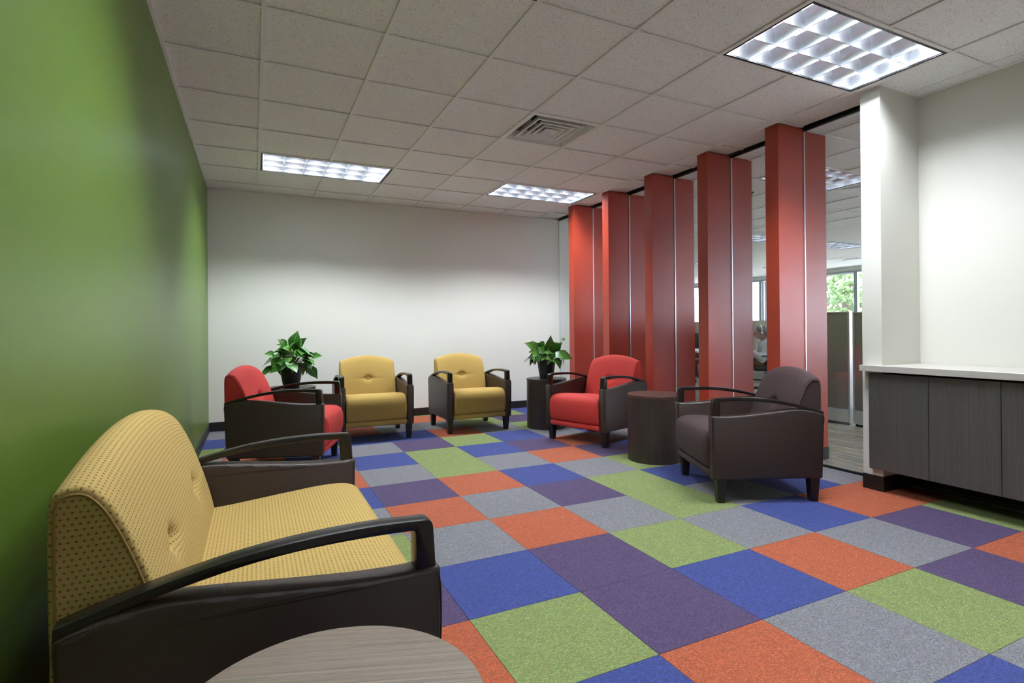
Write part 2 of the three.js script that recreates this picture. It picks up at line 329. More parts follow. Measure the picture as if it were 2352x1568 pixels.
// square air diffusers
const ringCone = (half, drop, rise) => {   // a thin square funnel: lip at the bottom, walls leaning in as they rise
  const pts = [[half - rise * 0.75, drop + rise], [half - 0.012, drop + 0.008], [half, drop + 0.004], [half, drop], [half - 0.014, drop], [half - rise * 0.75 - 0.003, drop + rise]];
  return toCreasedNormals(new THREE.LatheGeometry(pts.map(([x, y]) => new THREE.Vector2(x * Math.SQRT2, y)), 4, Math.PI / 4), 0.3);
};
const ringSkirt = toCreasedNormals(new THREE.LatheGeometry([[0.277, 0.002], [0.262, 0.03], [0.25, 0.075], [0.253, 0.075], [0.266, 0.03], [0.28, 0.004]].map(([x, y]) => new THREE.Vector2(x * Math.SQRT2, y)), 4, Math.PI / 4), 0.3);
function diffuser(i, j, label) {
  const g = group('air_diffuser', (GX(i) + GX(i + 1)) / 2, H + 0.001, (GZ(j) + GZ(j + 1)) / 2);
  tag(g, label, 'air vent');
  const f = []; for (const s of [-1, 1]) { f.push(box(-0.298, 0.298, 0, 0.008, s * 0.287 - 0.011, s * 0.287 + 0.011)); f.push(box(s * 0.287 - 0.011, s * 0.287 + 0.011, 0, 0.008, -0.276, 0.276)); }
  mesh('frame', merge(f), M.vent_white, g);
  const can = []; for (const s of [-1, 1]) { can.push(box(-0.29, 0.29, 0.008, 0.13, s * 0.288 - 0.002, s * 0.288 + 0.002)); can.push(box(s * 0.288 - 0.002, s * 0.288 + 0.002, 0.008, 0.13, -0.29, 0.29)); }
  { const lid = new THREE.Shape([[-0.29, -0.29], [0.29, -0.29], [0.29, 0.29], [-0.29, 0.29]].map((p) => new THREE.Vector2(...p))), hole = new THREE.Path(); hole.absarc(0, 0, 0.15, 0, Math.PI * 2, true); lid.holes.push(hole); can.push(uvMetres(new THREE.ExtrudeGeometry(lid, { depth: 0.004, bevelEnabled: false, curveSegments: 24 }).rotateX(-Math.PI / 2).translate(0, 0.126, 0))); }
  mesh('plenum', merge(can), M.vent_plenum, g);
  mesh('skirt', ringSkirt, M.vent_white, g);
  mesh('duct', toCreasedNormals(new THREE.LatheGeometry([[0.15, 0.126], [0.15, 0.238], [0, 0.238]].map((p) => new THREE.Vector2(...p)), 36), 0.5), M.vent_duct, g);
  mesh('duct_collar', toCreasedNormals(new THREE.TorusGeometry(0.152, 0.008, 8, 32).rotateX(Math.PI / 2).translate(0, 0.126, 0), 1), M.vent_metal, g);
  for (const [h, d, r] of [[0.21, 0.004, 0.055], [0.15, 0.004, 0.045], [0.1, 0.004, 0.036]]) mesh('cone', ringCone(h, d, r), M.vent_white, g);
  mesh('centre_plate', toCreasedNormals(new THREE.LatheGeometry([[0, 0.03], [0.028, 0.03], [0.058, 0.004], [0.056, 0], [0.026, 0.022], [0, 0.022]].map(([x, y]) => new THREE.Vector2(x * Math.SQRT2, y)), 4, Math.PI / 4), 0.3), M.vent_white, g);
  return g;
}
diffuser(3, 1, 'square white air diffuser with nested rings in the lounge ceiling');
diffuser(10, 1, 'square air diffuser beside the nearest lamp of the office ceiling');
diffuser(20, 8, 'square air diffuser in the office ceiling near the windows');

// ------------------------------------------------------------------ red fins and the glass between them
const finZ = [-3.005, -3.765, -4.54, -5.325, -6.105], ordinal = ['first', 'second', 'third', 'fourth', 'fifth'];
finZ.forEach((z, k) => {
  const g = group('wall_fin', 4.065, 0, z - 0.062);
  tag(g, `tall red-painted fin standing through the glass wall, ${ordinal[k]} from the white pier`, 'fin', 'red fins of the glass wall');
  mesh('body', box(-0.29, 0.29, 0.1, H + 0.019, -0.062, 0.062, 0.002), M.paint_red, g);
  mesh('base', box(-0.294, 0.294, 0, 0.1, -0.066, 0.066, 0.003), M.base_black, g);
});
{
  const ends = [[finZ[0], -2.362], ...finZ.slice(1).map((z, k) => [z, finZ[k] - 0.124]), [ZB, finZ[4] - 0.124]];
  ends.forEach(([z0, z1], k) => {
    const w = struct(group(`window_${k + 1}`), k === 0 ? 'clear glass pane between the white pier and the first red fin' : k === 5 ? 'clear glass pane between the last red fin and the back wall' : 'clear glass pane between two red fins');
    mesh('pane', box(XG - 0.005, XG + 0.005, 0.012, H + 0.01, z0 + 0.004, z1 - 0.004), M.glass, w);
    mesh('head_track', box(XG - 0.01, XG + 0.01, H - 0.004, H + 0.012, z0, z1), M.track_black, w);
    mesh('sill_track', box(XG - 0.014, XG + 0.014, 0, 0.016, z0, z1), M.track_black, w);
    for (const [a, b] of [[z0, z0 + 0.006], [z1 - 0.006, z1]]) mesh('edge_trim', box(XG - 0.0062, XG + 0.0062, 0.016, H - 0.004, a, b), M.trim_pale, w);
  });
}

// ------------------------------------------------------------------ lounge seating
const armShape = (() => {
  const s = new THREE.Shape();
  s.moveTo(0.354, 0.545); s.lineTo(0.349, 0.638);
  s.bezierCurveTo(0.348, 0.655, 0.342, 0.662, 0.324, 0.662);
  s.splineThru([[0.22, 0.666], [0.116, 0.664], [0.03, 0.658], [-0.054, 0.648], [-0.14, 0.632], [-0.225, 0.612], [-0.36, 0.572]].map((p) => new THREE.Vector2(...p)));
  s.lineTo(-0.36, 0.548);
  s.splineThru([[-0.225, 0.59], [-0.14, 0.61], [-0.054, 0.626], [0.03, 0.636], [0.116, 0.641], [0.22, 0.642], [0.296, 0.64]].map((p) => new THREE.Vector2(...p)));
  s.bezierCurveTo(0.302, 0.64, 0.305, 0.637, 0.305, 0.63);
  s.lineTo(0.307, 0.545);
  return s;
})();
const armGeo = sweepX(armShape, 0.05, 0.004, 2, 20, 0.5);
const panelTop = [[0.352, 0.552], [0.28, 0.549], [0.18, 0.553], [0.083, 0.562], [-0.02, 0.573], [-0.12, 0.584], [-0.2, 0.588], [-0.28, 0.578], [-0.352, 0.557]];
const panelShape = (() => {
  const s = new THREE.Shape();
  s.moveTo(0.358, 0.15); s.lineTo(0.364, 0.54); s.quadraticCurveTo(0.364, 0.552, 0.352, 0.552);
  s.splineThru(panelTop.slice(1).map((p) => new THREE.Vector2(...p)));
  s.quadraticCurveTo(-0.361, 0.552, -0.36, 0.54);
  s.lineTo(-0.346, 0.16); s.quadraticCurveTo(-0.345, 0.15, -0.335, 0.15);
  return s;
})();
const panelGeo = sweepX(panelShape, 0.073, 0.014, 4, 14, 0.8);
const seatShape = (() => {
  const s = new THREE.Shape();
  s.moveTo(-0.2, 0.21); s.lineTo(0.352, 0.207);
  s.splineThru([[0.37, 0.222], [0.384, 0.27], [0.39, 0.33], [0.386, 0.39], [0.364, 0.436], [0.315, 0.459], [0.22, 0.462], [0.08, 0.45], [-0.1, 0.432], [-0.2, 0.425]].map((p) => new THREE.Vector2(...p)));
  return s;
})();
const railShape = (() => { const s = new THREE.Shape(); s.moveTo(-0.33, 0.15); s.lineTo(0.33, 0.15); s.quadraticCurveTo(0.36, 0.15, 0.362, 0.17); s.quadraticCurveTo(0.366, 0.195, 0.352, 0.205); s.lineTo(-0.33, 0.205); return s; })();
const legGeo = (() => {
  const t = 0.031, b = 0.022, g = new THREE.CylinderGeometry(t * Math.SQRT2, b * Math.SQRT2, 0.152, 4, 1).rotateY(Math.PI / 4).translate(0, 0.078, 0);
  return toCreasedNormals(g, 0.3);
})();
const glideGeo = new THREE.CylinderGeometry(0.012, 0.014, 0.004, 12).translate(0, 0.002, 0);
// back cushion: closed wedge profile along x, crowned on top, dimpled at each button
const backLoop = new THREE.CatmullRomCurve3([[-0.372, 0.02], [-0.384, 0.3], [-0.387, 0.6], [-0.388, 0.86], [-0.383, 0.95], [-0.366, 0.99], [-0.34, 1.0], [-0.318, 0.985], [-0.298, 0.94], [-0.278, 0.87], [-0.248, 0.72], [-0.22, 0.54], [-0.194, 0.34], [-0.172, 0.12], [-0.17, 0.0], [-0.27, -0.01]].map(([z, t]) => new THREE.Vector3(0, t * 0.46, z)), true, 'catmullrom', 0.5).getSpacedPoints(110).map((p) => ({ y: p.y / 0.46, z: p.z }));
const backLength = backLoop.reduce((a, p, k) => (k ? a + Math.hypot((p.y - backLoop[k - 1].y) * 0.46, p.z - backLoop[k - 1].z) : 0), 0);
function backGeo(hw, buttons, topMid, topSide) {
  const nx = Math.max(56, Math.round(hw * 2 / 0.0095)), n = backLoop.length - 1, pos = [], uv = [], idx = [], yb = 0.37, edge = 0.013, by = 0.588;
  for (let i = 0; i <= nx; i++) {
    const s0 = -1 + 2 * i / nx, s = Math.sign(s0) * (1 - Math.pow(1 - Math.abs(s0), 1.35)), x0 = s * hw;
    const e = Math.max(0, (Math.abs(x0) - (hw - edge)) / edge), inset = edge * (1 - Math.sqrt(Math.max(0, 1 - e * e)));
    const top = topMid - (topMid - topSide) * s * s;
    for (let k = 0; k <= n; k++) {
      const p = backLoop[k % n], q = backLoop[(k + 1) % n], o = backLoop[(k + n - 1) % n];
      let y = yb + p.y * (top - yb), z = p.z;
      const ty = (q.y - o.y) * 0.46, tz = q.z - o.z, tl = Math.hypot(ty, tz) || 1;    // the loop runs up the rear, over the top and down the front
      y -= inset * (-tz / tl) * -1; z -= inset * (ty / tl) * -1;
      const x = x0 * (1 - 0.02 * Math.max(0, p.y));
      if (z > -0.3 && p.y < 0.97) for (const b of buttons) {
        const dx = x - b, dy = y - by;
        z -= 0.026 * Math.exp(-(dx * dx) / (2 * 0.03 ** 2) - dy * dy / (2 * 0.022 ** 2)) + 0.005 * Math.exp(-dy * dy / (2 * 0.007 ** 2) - dx * dx / (2 * 0.1 ** 2));
      }
      pos.push(x, y, z); uv.push(x, k / n * backLength);
    }
  }
  for (let i = 0; i < nx; i++) for (let k = 0; k < n; k++) { const a = i * (n + 1) + k, b = a + n + 1; idx.push(a, b, a + 1, b, b + 1, a + 1); }
  const g = new THREE.BufferGeometry(); g.setAttribute('position', new THREE.Float32BufferAttribute(pos, 3)); g.setAttribute('uv', new THREE.Float32BufferAttribute(uv, 2)); g.setIndex(idx);
  g.computeVertexNormals();
  const nrm = g.attributes.normal, v1 = new THREE.Vector3(), v2 = new THREE.Vector3();
  for (let i = 0; i <= nx; i++) { const a = i * (n + 1), b = a + n; v1.fromBufferAttribute(nrm, a); v2.fromBufferAttribute(nrm, b); v1.add(v2).normalize(); nrm.setXYZ(a, v1.x, v1.y, v1.z); nrm.setXYZ(b, v1.x, v1.y, v1.z); }
  const caps = [], rims = [];
  for (const i of [0, nx]) {
    const ring = []; for (let k = 0; k < n; k++) { const o = (i * (n + 1) + k) * 3; ring.push([pos[o], pos[o + 1], pos[o + 2]]); }
    const cp = [], cu = [], cn = [];
    const flat = ring.map((p) => new THREE.Vector2(p[2], p[1]));
    for (const t0 of THREE.ShapeUtils.triangulateShape(flat, [])) for (const q of ((flat[t0[1]].x - flat[t0[0]].x) * (flat[t0[2]].y - flat[t0[0]].y) - (flat[t0[1]].y - flat[t0[0]].y) * (flat[t0[2]].x - flat[t0[0]].x) < 0) === (i > 0) ? t0 : [t0[0], t0[2], t0[1]]) { const p = ring[q]; cp.push(...p); cu.push(p[2], p[1]); cn.push(i ? 1 : -1, 0, 0); }
    const c = new THREE.BufferGeometry(); c.setAttribute('position', new THREE.Float32BufferAttribute(cp, 3)); c.setAttribute('normal', new THREE.Float32BufferAttribute(cn, 3)); c.setAttribute('uv', new THREE.Float32BufferAttribute(cu, 2)); caps.push(c);
    rims.push(ring.filter((p) => p[1] > 0.5 && p[2] > -0.384));
  }
  return { geo: merge([g, ...caps]), rims };
}
function seating(name, W, buttons, fabric, pipingMat, topMid, topSide) {
  const g = group(name);
  const inner = W - 0.146;
  for (const s of [1, -1]) {
    const p = mesh('arm_panel', panelGeo, M.leather, g); p.position.x = s * (W / 2 - 0.0365);
    const line = panelTop.map(([z, y]) => [s * 0.033, y - 0.009, z]);
    mesh('piping', tube([[s * 0.033, 0.18, 0.355], [s * 0.033, 0.52, 0.36], ...line, [s * 0.033, 0.5, -0.354]], 0.0024, 60, 5), M.leather_piping, p);
    mesh('armrest', armGeo, M.ebony, g).position.x = s * (W / 2 - 0.0365);
  }
  const seatW = inner - 0.006;
  mesh('seat_cushion', sweepX(seatShape, seatW, 0.022, 4, 12, 1.0), fabric, g);
  mesh('seat_rail', sweepX(railShape, inner, 0.004, 2, 8, 0.9), fabric, g);
  const b = backGeo(inner / 2 - 0.004, buttons, topMid, topSide);
  const back = mesh('back_cushion', b.geo, fabric, g);
  for (const r of b.rims) mesh('piping', new THREE.TubeGeometry(new THREE.CatmullRomCurve3(r.map((p) => new THREE.Vector3(...p))), 60, 0.0032, 5, false), pipingMat ?? fabric, back);
  for (const x of buttons) mesh('button', new THREE.SphereGeometry(0.017, 20, 12).scale(1.15, 0.95, 0.6).translate(x, 0.588, -0.236), fabric, back);
  mesh('back_panel', box(-inner / 2, inner / 2, 0.15, 0.55, -0.352, -0.33, 0.004), M.leather, g);
  for (const sx of [-1, 1]) for (const z of [0.3, -0.3]) { const l = mesh('leg', legGeo, M.ebony, g); l.position.set(sx * (W / 2 - 0.043), 0, z); mesh('glide', glideGeo, M.glide, l); }
  return g;
}
function place(o, x, z, turn) { o.position.set(x, 0, z); o.rotation.y = turn; return o; }
const sofa = tag(place(seating('loveseat', 1.28, [-0.27, 0.27], M.fabric_gold, M.piping_gold, 0.868, 0.806), 0.03, -1.875, Math.PI / 2), 'gold dotted two-seat sofa with brown sides and black arms against the green wall', 'sofa');
const goldA = tag(place(seating('armchair', 0.746, [0], M.fabric_gold_plain, null, 0.836, 0.778), 1.123, -5.91, -0.04), 'gold armchair by the white wall, nearer to the green wall', 'armchair', 'lounge armchairs');
const again = (src, label, x, z, turn, fabric) => {
  const c = src.clone(); c.name = numbered('armchair'); scene.add(c); place(c, x, z, turn); c.userData = { label, category: 'armchair', group: 'lounge armchairs' };
  if (fabric) for (const o of c.children) { if (/seat_|back_cushion/.test(o.name)) { o.material = fabric; for (const q of o.children) q.material = fabric; } }
  return c;
};
again(goldA, 'gold armchair by the white wall, next to a drum table with a plant', 2.212, -5.884, 0);
again(goldA, 'red armchair set sideways by the green wall behind the gold sofa', 0.251, -4.892, 71 * Math.PI / 180, M.fabric_red);
again(goldA, 'red armchair between two round tables in front of the red fins', 3.123, -4.639, -71.4 * Math.PI / 180, M.fabric_red);
again(goldA, 'dark plum armchair with dotted fabric beside the white pier', 3.071, -2.748, -114 * Math.PI / 180, M.fabric_plum);

// ------------------------------------------------------------------ drum tables
const drumSide = (() => { const r = 0.2265, g = new THREE.CylinderGeometry(r, r, 0.53, 72, 1, true).translate(0, 0.265, 0), uv = g.attributes.uv; for (let i = 0; i < uv.count; i++) uv.setXY(i, uv.getX(i) * Math.PI * 2 * r, uv.getY(i) * 0.53); return g; })();
const drumTop = (() => { const g = lathe([[0, 0.53], [0.2265, 0.53], [0.2286, 0.532], [0.2286, 0.553], [0.227, 0.555], [0, 0.555]], 72, 0.5), p = g.attributes.position, uv = g.attributes.uv; for (let i = 0; i < uv.count; i++) uv.setXY(i, p.getX(i) * 0.97 + p.getZ(i) * 0.24, p.getZ(i) * 0.97 - p.getX(i) * 0.24); return g; })();
function drum(x, z, label, top, turn = 0) {
  const g = group('drum_table', x, 0, z, turn); tag(g, label, 'side table', 'round side tables');
  mesh('body', drumSide, M.wenge, g);
  mesh('table_top', drumTop, top, g);
  mesh('foot_ring', new THREE.CylinderGeometry(0.22, 0.22, 0.004, 48).translate(0, 0.002, 0), M.glide, g);
}
drum(0.095, -0.835, 'round drum table with grey-brown grained top at the end of the gold sofa', M.wenge_top, -0.1);
drum(3.07, -3.68, 'dark round drum table with a bare top between the red and the plum armchair', M.wenge_top_red, 0.4);
drum(3.01, -5.48, 'dark round drum table with a potted plant between gold and red armchair by the fins', M.wenge, 0.9);
drum(0.335, -5.92, 'dark round drum table with a potted plant behind the red armchair in the corner', M.wenge, 1.7);

// ------------------------------------------------------------------ pothos plants
function leafGeo(L, W, bend, fold) {
  const n = 7, pos = [], uv = [], idx = [], wid = [0.0, 0.72, 1.0, 0.94, 0.74, 0.48, 0.22, 0.0];
  for (let r = 0; r <= n; r++) {
    const t = r / n, z = L * (t - (r === 1 ? 0.06 : 0)), y = -bend * t * t * L;
    for (let c = -1; c <= 1; c++) { const w = wid[r] * W / 2 * c; pos.push(w, y + fold * Math.abs(w), z - (c ? (r === 1 ? 0.1 * L : 0) : 0)); uv.push(0.5 + c * 0.5 * wid[r], t); }
  }
  for (let r = 0; r < n; r++) for (let c = 0; c < 2; c++) { const a = r * 3 + c, b = a + 3; idx.push(a, b, a + 1, b, b + 1, a + 1); }
  const g = new THREE.BufferGeometry(); g.setAttribute('position', new THREE.Float32BufferAttribute(pos, 3)); g.setAttribute('uv', new THREE.Float32BufferAttribute(uv, 2)); g.setIndex(idx); g.computeVertexNormals(); return g;
}
const leafGeos = [leafGeo(0.125, 0.1, 0.25, 0.25), leafGeo(0.14, 0.105, 0.4, 0.18), leafGeo(0.105, 0.085, 0.15, 0.3), leafGeo(0.15, 0.12, 0.3, 0.12)];
const potGeo = lathe([[0, 0.004], [0.068, 0.004], [0.072, 0], [0.075, 0.004], [0.088, 0.07], [0.1, 0.15], [0.107, 0.212], [0.107, 0.216], [0.102, 0.216], [0.096, 0.15], [0.09, 0.19], [0, 0.19]], 48, 0.5);
const soilGeo = lathe([[0, 0.198], [0.06, 0.196], [0.098, 0.188]], 32, 1);
function pothos(x, y, z, label, count, lush, tall, seed, extra) {
  seedState = seed;
  const g = group('potted_pothos', x, y, z); tag(g, label, 'plant', 'potted pothos plants');
  mesh('pot', potGeo, M.pot_slate, g); mesh('soil', soilGeo, M.soil, g);
  const put = (tip, dir, normal, size, mat) => {
    const base = new THREE.Vector3(tip.x * 0.2, 0.19, tip.z * 0.2), mid = base.clone().lerp(tip, 0.5); mid.y += 0.04;
    mesh('stem', new THREE.TubeGeometry(new THREE.QuadraticBezierCurve3(base, mid, tip), 8, 0.0022, 5, false), M.stem_green, g);
    const l = mesh('leaf', leafGeos[Math.floor(rnd() * 4)], leafMats[mat], g);
    l.position.copy(tip);
    const zax = dir.clone().normalize(), xax = new THREE.Vector3().crossVectors(normal, zax).normalize(), yax = new THREE.Vector3().crossVectors(zax, xax);
    l.quaternion.setFromRotationMatrix(new THREE.Matrix4().makeBasis(xax, yax, zax)); l.scale.setScalar(size);
  };
  for (let i = 0; i < count; i++) {
    const a = i * 2.399963 + rr(-0.3, 0.3), t = (i + 0.5) / count, r = 0.02 + 0.15 * Math.pow(t, 0.6) + rr(-0.02, 0.02), h = 0.215 + tall * Math.pow(1 - t, 0.8) + rr(-0.03, 0.03);
    const out = new THREE.Vector3(Math.cos(a), 0, Math.sin(a)), side = new THREE.Vector3(-out.z, 0, out.x), tip = out.clone().multiplyScalar(r).setY(h);
    const normal = out.clone().multiplyScalar(rr(0.5, 1)).addScaledVector(side, rr(-0.4, 0.4)).setY(rr(0.35, 0.9) + (1 - t) * 0.2);
    const dir = out.clone().multiplyScalar(rr(0.35, 0.8)).addScaledVector(side, rr(-0.7, 0.7)).setY(0.5 - 1.25 * t + rr(-0.45, 0.45));
    put(tip, dir, normal, rr(0.75, 1.1), rnd() < lush ? (rnd() < 0.5 ? 2 : 1) : (rnd() < 0.55 ? 0 : 1));
  }
  for (const [tx, ty, tz, dx, dy, dz, sc, m] of extra) put(new THREE.Vector3(tx, ty, tz), new THREE.Vector3(dx, dy, dz), new THREE.Vector3(-0.3, 0.45, 1), sc, m);
}
pothos(0.335, 0.555, -5.92, 'dense dark green pothos in a slate pot in the corner behind the red armchair', 74, 0.3, 0.18, 777, [[0.02, 0.41, 0.03, 0.18, 1, 0.1, 1.05, 0], [-0.16, 0.33, 0.05, -1, 0.15, 0.3, 0.85, 1], [0.2, 0.3, 0.03, 1, 0.1, 0.3, 0.9, 1], [0.17, 0.19, 0.1, 0.6, -1, 0.4, 0.9, 0]]);
pothos(3.01, 0.555, -5.48, 'light variegated pothos in a slate pot on the drum table by the red fins', 50, 0.65, 0.13, 4242, [[-0.02, 0.31, 0.1, -0.1, 0.8, 0.5, 1.25, 1], [-0.15, 0.3, 0.08, -1, 0.15, 0.4, 1.05, 2], [-0.14, 0.35, 0.02, -1, 0.5, 0.1, 0.95, 2], [0.1, 0.28, 0.12, 0.8, -0.25, 0.6, 1.15, 2], [0.23, 0.43, -0.02, 0.6, 0.5, 0.1, 0.3, 2], [0.21, 0.39, -0.02, -0.4, 0.6, 0.2, 0.25, 2]]);
seedState = 991;

// ------------------------------------------------------------------ wall-hung cabinets and worktop
{
  const P = 0.3655, zs = (k) => -2.297 + k * P;
  const names = ['grey laminate wall-hung cabinet next to the white pier', 'grey laminate wall-hung cabinet in the middle of the row under the worktop', 'grey laminate wall-hung cabinet at the far end of the worktop from the white pier'];
  names.forEach((label, u) => {
    const z0 = zs(2 * u), z1 = zs(2 * u + 2), g = group('base_cabinet', 3.75, 0.152, (z0 + z1) / 2), d = (z1 - z0) / 2;
    tag(g, label, 'cabinet', 'wall-hung cabinets');
    mesh('carcass', box(u ? 0.021 : 0.046, XR - 3.75 - 0.004, 0.004, 0.64, u ? -d : -d + 0.068, d), M.carcass, g);
    for (const [a, b] of [[-d, 0], [0, d]]) mesh('door', box(0, 0.02, 0, 0.642, a + 0.0015, b - 0.0015, 0.0012), M.door_laminate, g);
  });
  const s = new THREE.Shape(); const zEnd = zs(6) + 0.02;   // x, -z
  s.moveTo(3.722, 2.34); s.lineTo(3.793, 2.34); s.lineTo(3.793, 2.2295); s.lineTo(XR - 0.002, 2.2295); s.lineTo(XR - 0.002, -zEnd); s.lineTo(3.722, -zEnd);
  const g = new THREE.ExtrudeGeometry(s, { depth: 0.038, bevelEnabled: true, bevelThickness: 0.0015, bevelSize: 0.0015, bevelOffset: -0.0015, bevelSegments: 1 }); g.rotateX(-Math.PI / 2); g.translate(0, 0.8085, 0);
  tag(mesh('worktop', uvMetres(toCreasedNormals(g, 0.3)), M.counter_laminate), 'long pale grey laminate worktop over the cabinets beside the white pier', 'worktop');
}

// ------------------------------------------------------------------ office beyond the glass
{
  const officeCarpet = canvasTex(1024, 1024, (x, w, h) => {
    x.fillStyle = css(128, 120, 104); x.fillRect(0, 0, w, h);
    const pal = [[150, 143, 116], [100, 90, 80], [80, 74, 70], [158, 152, 128], [92, 106, 136], [118, 108, 92], [140, 136, 118]];
    for (let i = 0; i < 150; i++) { const c = pal[Math.floor(rnd() * 4)], px = rnd() * w, py = rnd() * h, l = rr(120, 420), t = rr(8, 34); x.globalAlpha = rr(0.35, 0.8); x.fillStyle = css(...c); wrapped(w, h, (dx, dy) => x.fillRect(px + dx, py + dy, t, l)); }
    for (let i = 0; i < 1700; i++) { const c = pal[Math.floor(rnd() * 7)], k = rr(0.85, 1.15), px = rnd() * w, py = rnd() * h, l = rr(30, 170); x.globalAlpha = rr(0.4, 0.9); x.fillStyle = css(c[0] * k, c[1] * k, c[2] * k); wrapped(w, h, (dx, dy) => x.fillRect(px + dx, py + dy, rr(1, 5), l)); }
    for (let i = 0; i < 260; i++) { const c = pal[4 + (i % 2) * 2], px = rnd() * w, py = rnd() * h; x.globalAlpha = 0.6; x.fillStyle = css(...c); x.fillRect(px, py, rr(20, 70), rr(3, 7)); }
    x.globalAlpha = 1;
  }, 1.8, 1.8);
  std('office_carpet', { map: officeCarpet, bumpMap: fuzz, bumpScale: 0.0015, roughness: 1 });
  struct(mesh('floor_office', box(XG + 0.03, OX + 0.2, -0.12, -0.001, OZ0, OZ1), M.office_carpet), 'streaked beige and brown office carpet behind the glass');
  const c = struct(group('ceiling_office'), 'suspended tile ceiling of the office behind the glass');
  layGrid(c, XG + 0.03, GX(14), GZ(9), GZ(-1), 6, 13, -1, 8, 0);
  mesh('far_field', merge([box(GX(14), OX, H + 0.006, H + 0.03, GZ(6), GZ(1)), box(GX(14), OX, H + 0.006, H + 0.03, GZ(1), GZ(-4))].slice(0, 0).concat(farCeiling())), M.ceiling_tile, c);
  mesh('deck', box(XG + 0.03, OX + 0.2, H + 0.25, H + 0.35, OZ0, OZ1), M.slab, c);
  struct(mesh('wall_office_back', box(4.9, OX + 0.2, 0, H + 0.25, OZ0 - 0.12, OZ0), M.paint_office), 'far wall of the office');
  struct(mesh('wall_office_front', box(XR + 0.12, OX + 0.2, 0, H + 0.25, OZ1, OZ1 + 0.12), M.paint_office), 'near end wall of the office');
  struct(mesh('wall_office_side', merge([box(4.78, 4.9, 0, H + 0.25, OZ0, ZB - 0.12), box(XR, XR + 0.12, 0, H + 0.25, ZF + 0.12, OZ1)]), M.paint_office), 'partition walls between office and lounge');
}
function farCeiling() {   // the part of the office ceiling too far off to tell its tiles apart, open where lamps sit
  const out = [], open = (i, j) => filled.has(i + ',' + j);
  const row = (x0, x1, j) => out.push(box(x0, x1, H + 0.006, H + 0.03, GZ(j + 1), GZ(j)));
  for (let j = -18; j <= 21; j++) {
    const near = j >= -1 && j <= 8; let start = near ? 14 : 6;
    for (let i = start; i <= 24; i++) if (open(i, j) || i === 24) { if (i > start) row(Math.max(XG + 0.03, GX(start)), Math.min(OX, GX(i)), j); start = i + 1; }
  }
  return out;
}
// window wall of the office
{
  const w = struct(group('wall_office_window'), 'window wall of the office with a low sill');
  mesh('sill_wall', box(OX, OX + 0.2, 0, 0.85, OZ0, OZ1), M.paint_office, w);
  mesh('header', box(OX, OX + 0.2, 2.62, H + 0.25, OZ0, OZ1), M.paint_office, w);
  std('mullion', { color: 0x8f979c, roughness: 0.4, metalness: 0.4 });
  std('blind_slat', { color: 0xe6e8ea, roughness: 0.5 });
  phys('vertical_blind', { color: 0xb9bfc8, roughness: 0.9, transmission: 0.3, thickness: 0, side: THREE.DoubleSide });
  const cut = [OZ0]; for (let z = -15.1; z < OZ1 - 0.5; z += 1.508) cut.push(z); cut.push(OZ1);
  for (let k = 0; k + 1 < cut.length; k++) {
    const z0 = cut[k], z1 = cut[k + 1], seen = z1 < -5;
    const g = struct(group(`window_${k + 7}`), 'tall bright office window between grey mullions');
    const f = [box(OX + 0.02, OX + 0.09, 0.85, 0.9, z0, z1), box(OX + 0.02, OX + 0.09, 2.57, 2.62, z0, z1), box(OX + 0.0, OX + 0.09, 0.9, 2.57, z0, z0 + 0.045), box(OX + 0.0, OX + 0.09, 0.9, 2.57, z1 - 0.045, z1)];
    mesh('frame', merge(f), M.mullion, g);
    mesh('pane', box(OX + 0.05, OX + 0.056, 0.9, 2.57, z0 + 0.045, z1 - 0.045), M.glass, g);
    if (seen && Math.abs((z0 + z1) / 2 + 9.8) < 0.8) { const s = []; for (let y = 1.06; y < 1.9; y += 0.022) s.push(box(OX + 0.005, OX + 0.028, y, y + 0.0012, z0 + 0.05, z1 - 0.05)); s.push(box(OX + 0.003, OX + 0.03, 2.53, 2.57, z0 + 0.05, z1 - 0.05)); mesh('blind', merge(s), M.blind_slat, g).userData.kind = 'stuff'; }
    if (seen && z0 < -11 && z0 > -12.5) for (let q = 0; q < 7; q++) mesh('blind_strip', box(OX - 0.01, OX - 0.006, 1.06, 2.56, z0 + 0.06 + q * 0.11, z0 + 0.155 + q * 0.11), M.vertical_blind, g);
  }
}
